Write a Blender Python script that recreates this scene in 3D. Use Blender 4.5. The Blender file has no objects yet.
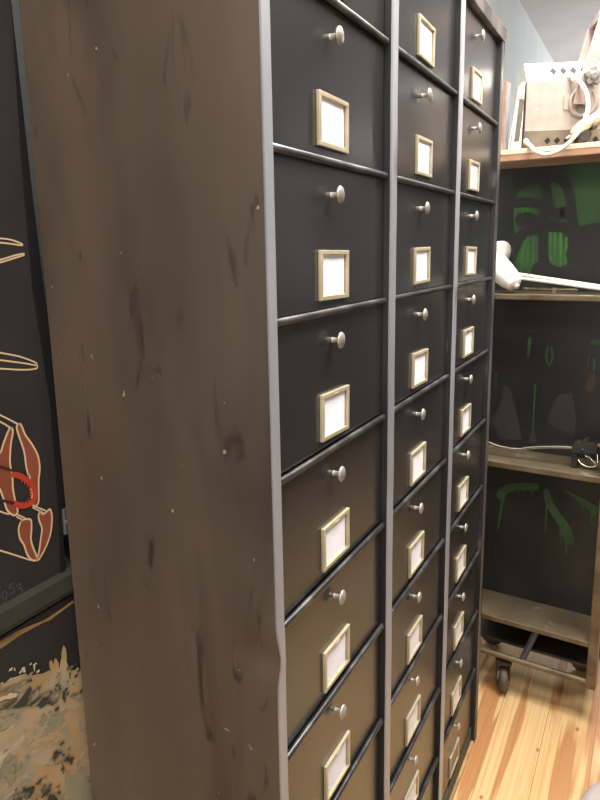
import bpy, bmesh, math, random, json
from mathutils import Vector, Matrix
random.seed(7)
U = 0.19            # one drawer row of the cabinet, in metres; shapes below are written in rows
COL = bpy.context.scene.collection
PAINT = json.loads('''{"fill":[[[-0.279,6.628],[-0.259,6.61],[-0.233,6.536],[-0.183,6.455],[-0.145,6.366],[-0.139,6.274],[-0.158,6.2],[-0.168,6.122],[-0.178,6.044],[-0.2,6.021],[-0.228,6.037],[-0.234,6.243],[-0.244,6.256],[-0.254,6.328],[-0.258,6.427],[-0.289,6.55],[-0.299,6.6],[-0.292,6.623]],[[-0.341,5.96],[-0.294,5.953],[-0.261,5.931],[-0.263,5.871],[-0.278,5.795],[-0.266,5.728],[-0.245,5.657],[-0.254,5.63],[-0.295,5.654],[-0.325,5.711],[-0.34,5.779],[-0.368,5.84],[-0.371,5.911]],[[-0.169,5.969],[-0.155,5.94],[-0.127,5.94],[-0.087,5.951],[-0.072,5.903],[-0.084,5.824],[-0.112,5.75],[-0.167,5.677],[-0.224,5.628],[-0.244,5.632],[-0.217,5.687],[-0.195,5.762],[-0.173,5.836],[-0.19,5.905],[-0.19,5.946]],[[-0.338,6.615],[-0.334,6.58],[-0.363,6.493],[-0.382,6.384],[-0.376,6.286],[-0.381,6.191],[-0.371,6.09],[-0.362,6.037],[-0.381,6.015],[-0.414,6.03],[-0.448,6.078],[-0.465,6.16],[-0.486,6.234],[-0.545,6.375],[-0.572,6.493],[-0.524,6.535],[-0.467,6.479],[-0.445,6.477],[-0.417,6.526],[-0.375,6.59],[-0.354,6.613]]],"lines":[[[-0.715,6.907],[-0.57,6.813],[-0.414,6.715],[-0.28,6.624]],[[-0.722,6.857],[-0.576,6.772],[-0.42,6.672],[-0.343,6.611]],[[-0.8,6.291],[-0.654,6.187],[-0.497,6.079],[-0.435,6.038]],[[-0.38,6.024],[-0.294,5.953]],[[-0.372,5.997],[-0.308,5.942]],[[-0.247,6.043],[-0.121,5.952]],[[-0.231,6.015],[-0.147,5.947]],[[-0.838,6.016],[-0.532,5.817],[-0.296,5.648]],[[-0.431,7.85],[-0.267,7.839],[-0.182,7.83],[-0.1,7.805],[-0.108,7.796],[-0.185,7.805],[-0.271,7.812],[-0.435,7.818]],[[-0.453,7.684],[-0.285,7.706],[-0.173,7.73],[-0.099,7.741],[-0.095,7.732],[-0.175,7.714],[-0.287,7.689],[-0.456,7.663]],[[-0.523,7.168],[-0.362,7.118],[-0.211,7.072],[-0.089,7.016],[-0.072,6.995],[-0.082,6.97],[-0.2,6.981],[-0.375,7.016],[-0.539,7.045]],[[-0.529,7.117],[-0.368,7.071],[-0.194,7.026],[-0.084,6.993]]],"loop":[[[-0.368,6.297],[-0.324,6.276],[-0.281,6.244],[-0.239,6.201],[-0.213,6.156],[-0.204,6.109],[-0.219,6.068],[-0.258,6.051],[-0.305,6.055],[-0.35,6.073],[-0.382,6.096]]],"loopd":[[[-0.619,6.451],[-0.459,6.376],[-0.375,6.328]],[[-0.648,6.231],[-0.487,6.155],[-0.393,6.103]]],"teeth":[[[-0.336,6.274],[-0.33,6.249]],[[-0.304,6.249],[-0.306,6.222]],[[-0.277,6.224],[-0.285,6.199]],[[-0.254,6.194],[-0.267,6.172]],[[-0.239,6.165],[-0.255,6.148]],[[-0.232,6.139],[-0.253,6.129]],[[-0.233,6.115],[-0.255,6.114]],[[-0.241,6.089],[-0.259,6.097]],[[-0.26,6.072],[-0.275,6.089]],[[-0.287,6.067],[-0.294,6.085]],[[-0.32,6.074],[-0.322,6.093]],[[-0.356,6.086],[-0.353,6.103]]],"sig":[[[-0.519,5.506],[-0.533,5.524],[-0.555,5.513],[-0.558,5.491],[-0.543,5.474],[-0.521,5.485],[-0.518,5.508],[-0.527,5.464],[-0.543,5.442],[-0.556,5.448]],[[-0.452,5.546],[-0.489,5.548],[-0.496,5.527],[-0.469,5.523],[-0.458,5.501],[-0.47,5.482],[-0.501,5.487]],[[-0.438,5.516],[-0.413,5.525],[-0.4,5.506],[-0.407,5.492],[-0.427,5.491],[-0.4,5.481],[-0.395,5.459],[-0.41,5.438],[-0.433,5.443]]],"land":[[-0.892,4.936],[-0.768,4.906],[-0.636,4.887],[-0.596,4.872],[-0.553,4.875],[-0.498,4.854],[-0.427,4.831],[-0.357,4.786],[-0.313,4.771],[-0.269,4.742],[-0.21,4.726],[-0.204,4.751],[-0.209,4.786],[-0.2,4.811],[-0.187,4.806],[-0.186,4.762],[-0.173,4.765],[-0.162,4.802],[-0.147,4.787],[-0.132,4.736],[-0.12,4.695],[-0.103,4.768],[-0.062,4.856],[-0.046,4.847],[-0.044,4.763],[-0.047,4.637],[0.015,4.6],[0.073,4.566],[0.15,4.52],[0.083,2.184],[-0.168,-1.748],[-1.58,0.845],[-1.092,3.926]],"darks":[[[-0.906,4.835],[-0.654,4.745],[-0.573,4.719],[-0.516,4.715],[-0.471,4.725],[-0.397,4.713],[-0.373,4.658],[-0.307,4.561],[-0.233,4.507],[-0.207,4.455],[-0.3,4.488],[-0.457,4.597],[-0.581,4.661],[-0.659,4.71],[-0.912,4.79]],[[-0.641,4.846],[-0.561,4.815],[-0.49,4.803],[-0.389,4.775],[-0.377,4.751],[-0.479,4.777],[-0.563,4.8],[-0.646,4.81]],[[-0.072,4.453],[-0.008,4.405],[0.061,4.384],[0.078,4.343],[0.038,4.337],[-0.027,4.389],[-0.067,4.419]],[[-0.27,4.606],[-0.224,4.584],[-0.197,4.533],[-0.231,4.526],[-0.283,4.566]],[[-0.181,4.536],[-0.158,4.515],[-0.156,4.464],[-0.174,4.476]],[[-0.13,4.511],[-0.094,4.482],[-0.106,4.425],[-0.134,4.438]],[[-0.036,4.614],[-0.02,4.604],[-0.03,4.549],[-0.042,4.563]],[[-0.433,3.931],[-0.36,3.874],[-0.319,3.799],[-0.346,3.784],[-0.408,3.869]],[[-0.564,3.992],[-0.464,3.934],[-0.466,3.851],[-0.547,3.882]],[[-0.254,4.067],[-0.199,4.035],[-0.216,3.96],[-0.253,4.002]],[[-0.182,3.964],[-0.1,3.918],[-0.088,3.872],[-0.169,3.925]],[[-0.661,4.036],[-0.58,3.984],[-0.581,3.916],[-0.656,3.963]],[[-0.355,3.776],[-0.281,3.702],[-0.272,3.635],[-0.333,3.685]]],"lights":[[[-0.362,4.875],[-0.347,4.867],[-0.347,4.816],[-0.363,4.815]],[[-0.527,4.943],[-0.511,4.933],[-0.517,4.914],[-0.53,4.925]],[[-0.443,4.886],[-0.428,4.885],[-0.438,4.864],[-0.449,4.87]],[[-0.727,4.817],[-0.648,4.79],[-0.58,4.775],[-0.513,4.743],[-0.543,4.732],[-0.653,4.757],[-0.731,4.782]]],"bluegrey":[[[-0.172,3.824],[-0.132,3.8],[-0.102,3.748],[0.002,3.713],[0.048,3.624],[0.1,3.41],[0.078,2.864],[-0.195,3.111],[-0.178,3.634]],[[-0.262,4.407],[-0.187,4.343],[-0.153,4.277],[-0.183,4.24],[-0.241,4.308]],[[-0.794,4.711],[-0.668,4.638],[-0.535,4.568],[-0.566,4.556],[-0.673,4.603],[-0.799,4.676]],[[-0.71,4.316],[-0.631,4.27],[-0.581,4.205],[-0.604,4.141],[-0.699,4.187]]],"peach":[[[-0.019,4.607],[0.071,4.55],[0.061,4.384],[-0.005,4.426],[-0.033,4.486]],[[-0.154,4.335],[0.027,4.244],[0.062,4.072],[-0.051,4.031],[-0.088,4.174]],[[-0.483,4.392],[-0.267,4.227],[-0.228,4.142],[-0.422,4.267]],[[-0.459,4.099],[-0.171,3.911],[-0.176,3.722],[-0.319,3.805],[-0.46,3.96]]],"streak":[[-0.857,5.197],[-0.597,5.181],[-0.457,5.181],[-0.355,5.165],[-0.204,5.139],[-0.024,5.146],[0.08,5.157],[0.086,5.133],[0.008,5.13],[-0.16,5.113],[-0.237,5.127],[-0.433,5.137],[-0.605,5.127],[-0.865,5.136]],"g2green":[[[-0.001,8.514],[0.044,8.591],[0.219,8.691],[0.377,8.727],[0.427,8.678],[0.486,8.457],[0.425,8.423],[0.165,8.474]],[[0.537,8.671],[0.626,8.757],[0.722,8.69],[0.807,8.548],[0.867,8.315],[0.746,8.29],[0.59,8.297]],[[-0.01,8.355],[0.105,8.366],[0.398,8.337],[0.468,8.208],[0.416,7.989],[0.228,7.866],[0.094,7.901],[0.006,8.001]],[[0.527,8.299],[0.651,8.325],[0.875,8.192],[0.869,8.037],[0.572,8.063]],[[0.18,7.834],[0.45,7.956],[0.509,7.475],[0.427,7.183],[0.094,7.23],[0.065,7.477]],[[0.578,7.952],[0.921,7.943],[0.907,7.662],[0.905,7.441],[0.706,7.378],[0.601,7.539]]],"g2glow":[[[0.711,8.873],[0.919,8.948],[1.128,8.917],[1.597,8.78],[1.715,7.951],[1.373,7.9],[1.011,7.971],[0.961,8.28],[0.847,8.652]]],"g2black":[[[[-0.041,7.212],[-0.07,7.478],[-0.087,7.84],[-0.092,8.327],[-0.072,8.614],[0.087,8.73],[0.341,8.807],[0.592,8.805],[0.749,8.749],[0.851,8.591],[0.911,8.344],[0.959,8.065],[1.012,7.94]],0.15,0.15],[[[0.436,8.801],[0.509,8.611],[0.534,8.455],[0.507,8.206],[0.506,7.986],[0.514,7.668],[0.548,7.346]],0.1429,0.1643],[[[-0.064,8.438],[0.101,8.439],[0.264,8.431],[0.459,8.381],[0.596,8.296]],0.1643,0.1429],[[[-0.026,7.61],[0.098,7.836],[0.222,7.978],[0.445,8.045],[0.762,8.025],[1.042,7.955]],0.1643,0.1643],[[[0.131,8.157],[0.228,8.186],[0.311,8.151]],0.2143,0.1786],[[[0.734,8.228],[0.841,8.239]],0.2071,0.2071],[[[0.483,7.346],[0.81,7.218],[1.06,7.188],[1.236,7.284],[1.47,7.347]],0.2857,0.4643],[[[1.081,7.815],[1.259,7.842],[1.609,7.834]],0.3929,0.5],[[[1.034,7.598],[1.28,7.533],[1.636,7.47]],0.3214,0.5357]],"g2drip":[[[[0.617,7.935],[0.643,7.474]],0.0357,0.0179],[[[0.692,7.933],[0.701,7.57]],0.0286,0.0143],[[[0.779,7.94],[0.804,7.41]],0.0464,0.0286],[[[0.871,7.851],[0.884,7.442]],0.0357,0.0214],[[[0.248,7.865],[0.175,7.607],[0.17,7.247]],0.0286,0.0214],[[[0.35,7.895],[0.355,7.443]],0.025,0.0143],[[[0.268,7.736],[0.274,7.476]],0.0214,0.0107],[[[0.155,8.348],[0.161,8.156]],0.0214,0.0107],[[[0.223,8.345],[0.23,8.217]],0.0214,0.0107],[[[0.708,8.152],[0.756,8.128],[0.817,8.132],[0.862,8.146]],0.0179,0.0179],[[[0.041,8.321],[0.057,8.128]],0.0179,0.0107]],"g3green":[[[[0.373,6.198],[0.362,5.89]],0.0643,0.0357],[[[0.683,6.081],[0.66,5.911],[0.707,5.779]],0.0357,0.0357],[[[0.742,6.075],[0.764,5.918],[0.727,5.77]],0.0429,0.0357],[[[0.508,5.418],[0.505,5.086],[0.508,4.644]],0.0321,0.0179],[[[0.339,6.332],[0.423,6.326]],0.0214,0.0214],[[[-0.177,5.551],[-0.169,5.301]],0.0286,0.0214],[[[1.384,6.206],[1.46,6.204]],0.0929,0.0929],[[[1.337,5.991],[1.33,5.777]],0.0179,0.0143],[[[1.419,5.915],[1.424,5.745]],0.0429,0.0214]],"g3grey":[[[0.891,5.3],[1.113,5.34],[1.205,4.89],[1.191,4.612],[0.96,4.686],[0.739,4.798],[0.762,4.975],[0.82,5.121]],[[0.5,4.661],[0.609,4.408],[0.439,4.384]],[[-0.027,5.386],[0.081,5.325],[0.205,4.911],[0.333,4.423],[-0.054,4.369],[-0.213,4.716],[-0.082,5.022]]],"g3brown":[[[1.344,5.646],[1.433,5.703],[1.471,5.591],[1.436,5.422],[1.348,5.363],[1.309,5.476]]],"g4green":[[[[-0.001,3.324],[0.056,3.429],[0.193,3.522],[0.371,3.571],[0.596,3.611]],0.1525,0.1364],[[[0.058,3.378],[0.016,3.026],[-0.026,2.66]],0.0722,0.0241],[[[0.314,3.51],[0.319,3.418]],0.0401,0.0241],[[[0.413,3.528],[0.42,3.454]],0.0321,0.0161],[[[0.552,3.574],[0.556,3.421]],0.0321,0.0161],[[[0.8,3.557],[0.848,3.381],[0.993,3.162],[1.135,2.985],[1.223,2.777]],0.1124,0.1846],[[[1.072,2.909],[1.087,2.654]],0.0482,0.0241],[[[1.183,2.809],[1.192,2.485]],0.0562,0.0201],[[[1.275,2.83],[1.288,2.688]],0.0482,0.0321],[[[0.819,3.355],[0.818,2.812]],0.0361,0.0161],[[[1.114,3.636],[1.285,3.558],[1.472,3.462],[1.602,3.387]],0.0401,0.1685],[[[1.4,3.468],[1.404,3.34]],0.0401,0.0241],[[[1.549,3.377],[1.559,3.129]],0.0482,0.0201],[[[1.602,3.387],[1.592,3.273]],0.0401,0.0321],[[[-0.053,2.31],[-0.051,2.155]],0.0201,0.012]]}''')

# ------------------------------------------------------------------ materials
def lin(c):
    return tuple(((v/255)/12.92 if v/255 <= .04045 else ((v/255+.055)/1.055)**2.4) for v in c)+(1,)

def mat(name, rgb, rough=.6, metal=0., rgb2=None, scale=6., detail=5., bump=0., stretch=(1,1,1), rough2=None, spec=.5, ramp=(.35,.65), dist=0.):
    m = bpy.data.materials.new(name); m.use_nodes = True
    nt = m.node_tree; b = nt.nodes['Principled BSDF']
    b.inputs['Roughness'].default_value = rough; b.inputs['Metallic'].default_value = metal
    b.inputs['Specular IOR Level'].default_value = spec
    b.inputs['Base Color'].default_value = lin(rgb)
    if rgb2 or bump or rough2 is not None:
        tc = nt.nodes.new('ShaderNodeTexCoord'); mp = nt.nodes.new('ShaderNodeMapping'); mp.inputs['Scale'].default_value = stretch
        nt.links.new(tc.outputs['Object'], mp.inputs[0])
        n = nt.nodes.new('ShaderNodeTexNoise'); n.inputs['Scale'].default_value = scale; n.inputs['Detail'].default_value = detail; n.inputs['Distortion'].default_value = dist
        nt.links.new(mp.outputs[0], n.inputs['Vector'])
        r = nt.nodes.new('ShaderNodeValToRGB'); r.color_ramp.elements[0].position = ramp[0]; r.color_ramp.elements[1].position = ramp[1]
        r.color_ramp.elements[0].color = lin(rgb); r.color_ramp.elements[1].color = lin(rgb2 or rgb)
        nt.links.new(n.outputs['Fac'], r.inputs[0]); nt.links.new(r.outputs[0], b.inputs['Base Color'])
        if rough2 is not None:
            mr = nt.nodes.new('ShaderNodeMapRange'); mr.inputs['From Min'].default_value = ramp[0]; mr.inputs['From Max'].default_value = ramp[1]
            mr.inputs['To Min'].default_value = rough; mr.inputs['To Max'].default_value = rough2
            nt.links.new(n.outputs['Fac'], mr.inputs['Value']); nt.links.new(mr.outputs[0], b.inputs['Roughness'])
        if bump:
            bp = nt.nodes.new('ShaderNodeBump'); bp.inputs['Strength'].default_value = bump; bp.inputs['Distance'].default_value = .003
            nt.links.new(n.outputs['Fac'], bp.inputs['Height']); nt.links.new(bp.outputs[0], b.inputs['Normal'])
    return m

def overlay(m, rgb, scale, lo, hi, stretch=(1,1,1), detail=4., dist=0., amount=1.):
    """second colour laid over the first through another noise mask (stains, wear)"""
    nt = m.node_tree; b = nt.nodes['Principled BSDF']
    tc = nt.nodes.new('ShaderNodeTexCoord'); mp = nt.nodes.new('ShaderNodeMapping'); mp.inputs['Scale'].default_value = stretch
    mp.inputs['Location'].default_value = (scale*1.7, 3.1, scale*.3)
    nt.links.new(tc.outputs['Object'], mp.inputs[0])
    n = nt.nodes.new('ShaderNodeTexNoise'); n.inputs['Scale'].default_value = scale; n.inputs['Detail'].default_value = detail; n.inputs['Distortion'].default_value = dist
    nt.links.new(mp.outputs[0], n.inputs['Vector'])
    mr = nt.nodes.new('ShaderNodeMapRange'); mr.inputs['From Min'].default_value = lo; mr.inputs['From Max'].default_value = hi; mr.inputs['To Max'].default_value = amount
    nt.links.new(n.outputs['Fac'], mr.inputs['Value'])
    mx = nt.nodes.new('ShaderNodeMix'); mx.data_type = 'RGBA'
    mx.inputs[7].default_value = lin(rgb)
    src = b.inputs['Base Color'].links[0].from_socket if b.inputs['Base Color'].links else None
    if src: nt.links.new(src, mx.inputs[6])
    else: mx.inputs[6].default_value = b.inputs['Base Color'].default_value
    nt.links.new(mr.outputs[0], mx.inputs[0]); nt.links.new(mx.outputs[2], b.inputs['Base Color'])
    return m

M = {}
M['side'] = mat('patinated_brown_steel', (74,63,54), .36, .25, (102,88,74), 2.6, 8, .05, (1.3,1.3,.4), .48, ramp=(.32,.68))
overlay(M['side'], (48,39,33), 4.5, .48, .66, (1.4,1.4,.4), 7, .6, .8)
overlay(M['side'], (40,32,27), 26, .63, .72, (1,1,.3), 3, 1., .7)
overlay(M['side'], (165,150,125), 60, .735, .76, (1,1,.8), 2, 0, .8)
M['edge_steel'] = mat('brushed_edge_steel', (172,173,179), .42, .35, (150,151,157), 9, 5, .03, (1,1,.25))
overlay(M['edge_steel'], (88,84,84), 22, .66, .74, (1,1,.25), 4, .5, .8)
M['worn_steel'] = mat('worn_dark_steel', (120,115,110), .45, .5, (74,70,68), 14, 6, .05, (1,1,.3), ramp=(.4,.62))
M['post_side'] = mat('dark_painted_steel', (48,47,48), .45, .3, (34,34,35), 20, 5, .04, (1,1,.3))
overlay(M['post_side'], (110,106,102), 30, .66, .75, (1,1,.3), 4, .3, .7)
M['drawer'] = mat('charcoal_drawer_enamel', (40,40,41), .27, .1, (37,37,38), 4, 2, 0, (1,1,1), spec=.9)
overlay(M['drawer'], (100,98,95), 90, .775, .80, (1,1,1), 2, 0, .6)
M['rod'] = mat('gunmetal_rod', (74,73,74), .30, .7, (112,110,108), 16, 4, .03, (1,1,1), .45, ramp=(.45,.7))
M['knob'] = mat('satin_nickel', (190,184,176), .36, .5, (150,144,136), 30, 3, .02)
M['brass'] = mat('pale_brass', (196,184,156), .38, .3, (176,164,134), 25, 4, .03)
M['card'] = mat('white_card', (246,244,250), .75, 0, (238,236,244), 30, 2, .0)
M['tan'] = mat('bare_label_back', (150,128,92), .5, .2, (120,104,76), 30, 3)
M['plinth'] = mat('dark_green_plinth', (58,70,62), .5, .1, (44,54,48), 8, 4, .03)
M['wall'] = mat('pale_blue_grey_wall', (190,198,200), .8, 0, (183,192,195), 5, 4, .03)
M['ceil'] = mat('grey_ceiling', (182,179,178), .85, 0, (174,172,171), 4, 4, .05)
overlay(M['ceil'], (205,200,198), 9, .68, .74, (1,1,1), 3, 0, .5)
M['dwall'] = mat('dark_shop_wall', (58,57,57), .8, 0, (48,47,48), 3, 4)
M['canvas'] = mat('black_paint_ground', (52,50,50), .55, 0, (45,44,45), 10, 4, .05)
M['frame_dark'] = mat('black_moulding', (34,33,34), .5, 0, (28,28,30), 12, 3, .02)
M['frame_grey'] = mat('grey_green_moulding', (66,66,60), .5, 0, (56,56,51), 12, 3, .02)
M['cream'] = mat('cream_line_paint', (226,200,160), .6)
M['bone'] = mat('red_brown_paint', (150,82,62), .6, 0, (136,72,54), 12, 3)
M['red'] = mat('bright_red_paint', (190,66,48), .55)
M['dashed'] = mat('dull_maroon_paint', (70,40,36), .6)
M['pencil'] = mat('faint_blue_pencil', (92,98,102), .7)
M['land'] = mat('ochre_and_cream_daubs', (188,170,138), .6, 0, (182,150,106), 7, 7, .15, (1,1,1.6), ramp=(.38,.62), dist=.8)
overlay(M['land'], (150,152,138), 11, .52, .66, (1,1,1.8), 7, 1.2, .85)
overlay(M['land'], (214,200,174), 16, .6, .68, (1,1,2), 7, .5, .9)
overlay(M['land'], (70,72,62), 24, .66, .71, (1,1,1.4), 6, .4, .85)
M['ldark'] = mat('slate_green_daubs', (66,69,60), .6, 0, (168,156,128), 24, 7, .1, (1,1,2), ramp=(.48,.6), dist=.6)
M['llight'] = mat('pale_daubs', (224,206,176), .6, 0, (206,190,160), 22, 5)
M['lblue'] = mat('grey_green_daubs', (140,142,124), .6, 0, (170,160,130), 18, 6, .1, (1,1,1), dist=.5)
M['peach'] = mat('peach_daubs', (190,158,116), .6, 0, (190,172,138), 10, 6, .1, dist=1.2, ramp=(.4,.6))
M['orange'] = mat('tan_brush_streak', (186,146,92), .6, 0, (128,104,70), 26, 6, .05, (.5,1,2))
# trolley
M['shelf'] = mat('worn_khaki_steel', (116,103,80), .42, .3, (92,80,61), 8, 6, .05, (1,1,1), .55)
overlay(M['shelf'], (170,172,170), 14, .62, .72, (1,1,1), 5, .5, .5)
M['shelf_edge'] = mat('bare_steel_edge', (124,110,86), .4, .4, (88,77,59), 12, 6, .05)
M['wood'] = mat('top_shelf_wood', (170,134,108), .5, 0, (140,104,82), 6, 5, .05, (.4,1,3))
M['wood_lit'] = mat('lit_wood_lip', (226,200,168), .6, 0, (210,184,150), 6, 5, .03, (.4,1,3))  # paler copy of the shelf wood: light on the upper edge, put into colour
M['panel'] = mat('soot_black_panel', (40,40,39), .38, 0, (28,28,27), 5, 5, .05)
M['panel_green'] = mat('green_airbrushed_panel', (34,36,33), .5, 0, (36,52,34), 3.2, 3, .03, ramp=(.42,.7))
def spray(m, rgb, centre, radii, amount):
    nt = m.node_tree; b = nt.nodes['Principled BSDF']
    tc = nt.nodes.new('ShaderNodeTexCoord'); mp = nt.nodes.new('ShaderNodeMapping'); mp.vector_type = 'POINT'
    mp.inputs['Scale'].default_value = [1/(q*U) for q in radii]; mp.inputs['Location'].default_value = [-c/q for c, q in zip(centre, radii)]
    nt.links.new(tc.outputs['Object'], mp.inputs[0])
    g = nt.nodes.new('ShaderNodeTexGradient'); g.gradient_type = 'SPHERICAL'; nt.links.new(mp.outputs[0], g.inputs[0])
    mu = nt.nodes.new('ShaderNodeMapRange'); mu.interpolation_type = 'SMOOTHSTEP'; mu.inputs['From Min'].default_value = 0; mu.inputs['From Max'].default_value = .75; mu.inputs['To Max'].default_value = amount
    nt.links.new(g.outputs['Fac'], mu.inputs['Value'])
    mx = nt.nodes.new('ShaderNodeMix'); mx.data_type = 'RGBA'; nt.links.new(b.inputs['Base Color'].links[0].from_socket, mx.inputs[6]); mx.inputs[7].default_value = lin(rgb)
    nt.links.new(mu.outputs[0], mx.inputs[0]); nt.links.new(mx.outputs[2], b.inputs['Base Color'])
spray(M['panel_green'], (46,88,38), (1.133, 0.9, 8.394), (.52, 3, .85), .85)
M['g_bright'] = mat('bright_green_drip', (62,118,50), .5, 0, (48,92,42), 20, 3)
M['g_mid'] = mat('mid_green_paint', (44,84,38), .55, 0, (38,46,35), 9, 6, dist=.8, ramp=(.42,.62))
M['g_deep'] = mat('deep_green_paint', (42,78,38), .55, 0, (38,62,36), 14, 4)
M['g_glow'] = mat('sprayed_green', (46,90,38), .6, 0, (40,70,36), 6, 4)
M['black'] = mat('black_drip_paint', (30,31,30), .5, 0, (26,27,26), 8, 3)
M['pgrey'] = mat('rubbed_grey_paint', (46,47,44), .6, 0, (36,37,36), 8, 5)
M['pbrown'] = mat('rust_brown_paint', (56,44,36), .6)
M['rubber'] = mat('caster_rubber', (92,80,64), .6, 0, (70,60,48), 20, 4)
M['dark_metal'] = mat('dark_cast_metal', (66,62,58), .45, .5, (50,47,44), 22, 4, .04)
M['strut'] = mat('blue_grey_tube', (92,94,102), .4, .5, (72,74,82), 14, 4)
M['chrome'] = mat('dull_chrome', (200,190,170), .25, .9)
M['copper'] = mat('copper_wire', (150,112,84), .4, .6)
M['pgrey_metal'] = mat('projector_hammered_grey', (150,138,128), .42, .1, (136,126,118), 26, 4, .05)
overlay(M['pgrey_metal'], (240,232,220), 40, .70, .74, (1,1,1), 3, 0, .9)
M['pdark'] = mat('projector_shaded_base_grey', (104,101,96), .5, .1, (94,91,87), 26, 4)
M['white'] = mat('white_enamel', (240,236,228), .4, 0, (232,228,218), 20, 3)
M['hole'] = mat('vent_hole_black', (30,26,26), .9)
M['yoke'] = mat('pink_grey_painted_yoke', (150,131,124), .45, .1, (138,121,114), 20, 4)
M['cable'] = mat('off_white_cable', (204,194,180), .5)
M['plug'] = mat('beige_rubber_plug', (176,160,144), .5, 0, (160,145,130), 20, 3)
M['slot'] = mat('olive_filter_slot', (88,84,66), .5, .2, (74,70,56), 20, 3)
M['grey_fab'] = mat('grey_stool_vinyl', (158,148,142), .55, 0, (146,137,132), 14, 5, .05)
M['bgrey'] = mat('blue_grey_board_face', (112,116,122), .7)
M['bracket'] = mat('grey_wall_bracket', (96,98,96), .5, .3)

def floor_material():
    m = bpy.data.materials.new('pine_floorboards'); m.use_nodes = True
    nt = m.node_tree; b = nt.nodes['Principled BSDF']; L = nt.links.new; N = nt.nodes.new
    b.inputs['Roughness'].default_value = .38; b.inputs['Specular IOR Level'].default_value = .5
    tc = N('ShaderNodeTexCoord'); sep = N('ShaderNodeSeparateXYZ'); L(tc.outputs['Object'], sep.inputs[0])
    def math_(op, a, bb=None, c=None):
        n = N('ShaderNodeMath'); n.operation = op
        for i, v in enumerate((a, bb, c)):
            if v is None: continue
            if isinstance(v, (int, float)): n.inputs[i].default_value = v
            else: L(v, n.inputs[i])
        return n.outputs[0]
    W = 0.142
    yy = math_('ADD', math_('DIVIDE', sep.outputs['Y'], W), 100.28)
    idx = math_('FLOOR', yy); fr = math_('FRACT', yy)
    wn = N('ShaderNodeTexWhiteNoise'); wn.noise_dimensions = '1D'; L(idx, wn.inputs['W'])
    # grain: long streaks along x, different in each board
    cx = math_('ADD', sep.outputs['X'], math_('MULTIPLY', wn.outputs['Value'], 7.3))
    cmb = N('ShaderNodeCombineXYZ'); L(math_('MULTIPLY', cx, .9), cmb.inputs[0]); L(math_('MULTIPLY', sep.outputs['Y'], 11.), cmb.inputs[1]); L(math_('MULTIPLY', wn.outputs['Value'], 9.), cmb.inputs[2])
    n1 = N('ShaderNodeTexNoise'); n1.inputs['Scale'].default_value = 1.6; n1.inputs['Detail'].default_value = 2.; n1.inputs['Distortion'].default_value = .35; L(cmb.outputs[0], n1.inputs['Vector'])
    r1 = N('ShaderNodeValToRGB'); e = r1.color_ramp.elements; e[0].position = .53; e[0].color = lin((212,180,130)); e[1].position = .58; e[1].color = lin((180,132,88))
    L(n1.outputs['Fac'], r1.inputs[0])
    cm2 = N('ShaderNodeCombineXYZ'); L(math_('MULTIPLY', cx, 1.4), cm2.inputs[0]); L(math_('MULTIPLY', sep.outputs['Y'], 90.), cm2.inputs[1]); L(wn.outputs['Value'], cm2.inputs[2])
    n2 = N('ShaderNodeTexNoise'); n2.inputs['Scale'].default_value = 1.3; n2.inputs['Detail'].default_value = 3.; L(cm2.outputs[0], n2.inputs['Vector'])
    mx = N('ShaderNodeMix'); mx.data_type = 'RGBA'; mx.blend_type = 'MULTIPLY'
    mr = N('ShaderNodeMapRange'); mr.inputs['From Min'].default_value = .45; mr.inputs['From Max'].default_value = .7; mr.inputs['To Max'].default_value = .5; L(n2.outputs['Fac'], mr.inputs['Value'])
    L(mr.outputs[0], mx.inputs[0]); L(r1.outputs[0], mx.inputs[6]); mx.inputs[7].default_value = lin((214,176,140))
    # per-board tone
    mt = N('ShaderNodeMix'); mt.data_type = 'RGBA'; mt.blend_type = 'MULTIPLY'; L(math_('MULTIPLY', wn.outputs['Value'], .5), mt.inputs[0]); L(mx.outputs[2], mt.inputs[6]); mt.inputs[7].default_value = lin((244,226,206))
    # knots
    vo = N('ShaderNodeTexVoronoi'); vo.inputs['Scale'].default_value = 3.2
    cm3 = N('ShaderNodeCombineXYZ'); L(math_('MULTIPLY', sep.outputs['X'], 2.0), cm3.inputs[0]); L(math_('MULTIPLY', sep.outputs['Y'], 3.6), cm3.inputs[1]); L(cm3.outputs[0], vo.inputs['Vector'])
    kn = N('ShaderNodeMapRange'); kn.inputs['From Min'].default_value = .045; kn.inputs['From Max'].default_value = .085; kn.inputs['To Min'].default_value = .8; kn.inputs['To Max'].default_value = 0.; L(vo.outputs['Distance'], kn.inputs['Value'])
    mk = N('ShaderNodeMix'); mk.data_type = 'RGBA'; L(kn.outputs[0], mk.inputs[0]); L(mt.outputs[2], mk.inputs[6]); mk.inputs[7].default_value = lin((128,84,52))
    # seams
    sm = math_('LESS_THAN', math_('MINIMUM', fr, math_('SUBTRACT', 1., fr)), .007)
    ms = N('ShaderNodeMix'); ms.data_type = 'RGBA'; L(math_('MULTIPLY', sm, .75), ms.inputs[0]); L(mk.outputs[2], ms.inputs[6]); ms.inputs[7].default_value = lin((120,84,50))
    L(ms.outputs[2], b.inputs['Base Color'])
    bp = N('ShaderNodeBump'); bp.inputs['Strength'].default_value = .25; bp.inputs['Distance'].default_value = .002; bp.invert = True
    L(sm, bp.inputs['Height']); L(bp.outputs[0], b.inputs['Normal'])
    return m
M['floor'] = floor_material()

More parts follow.
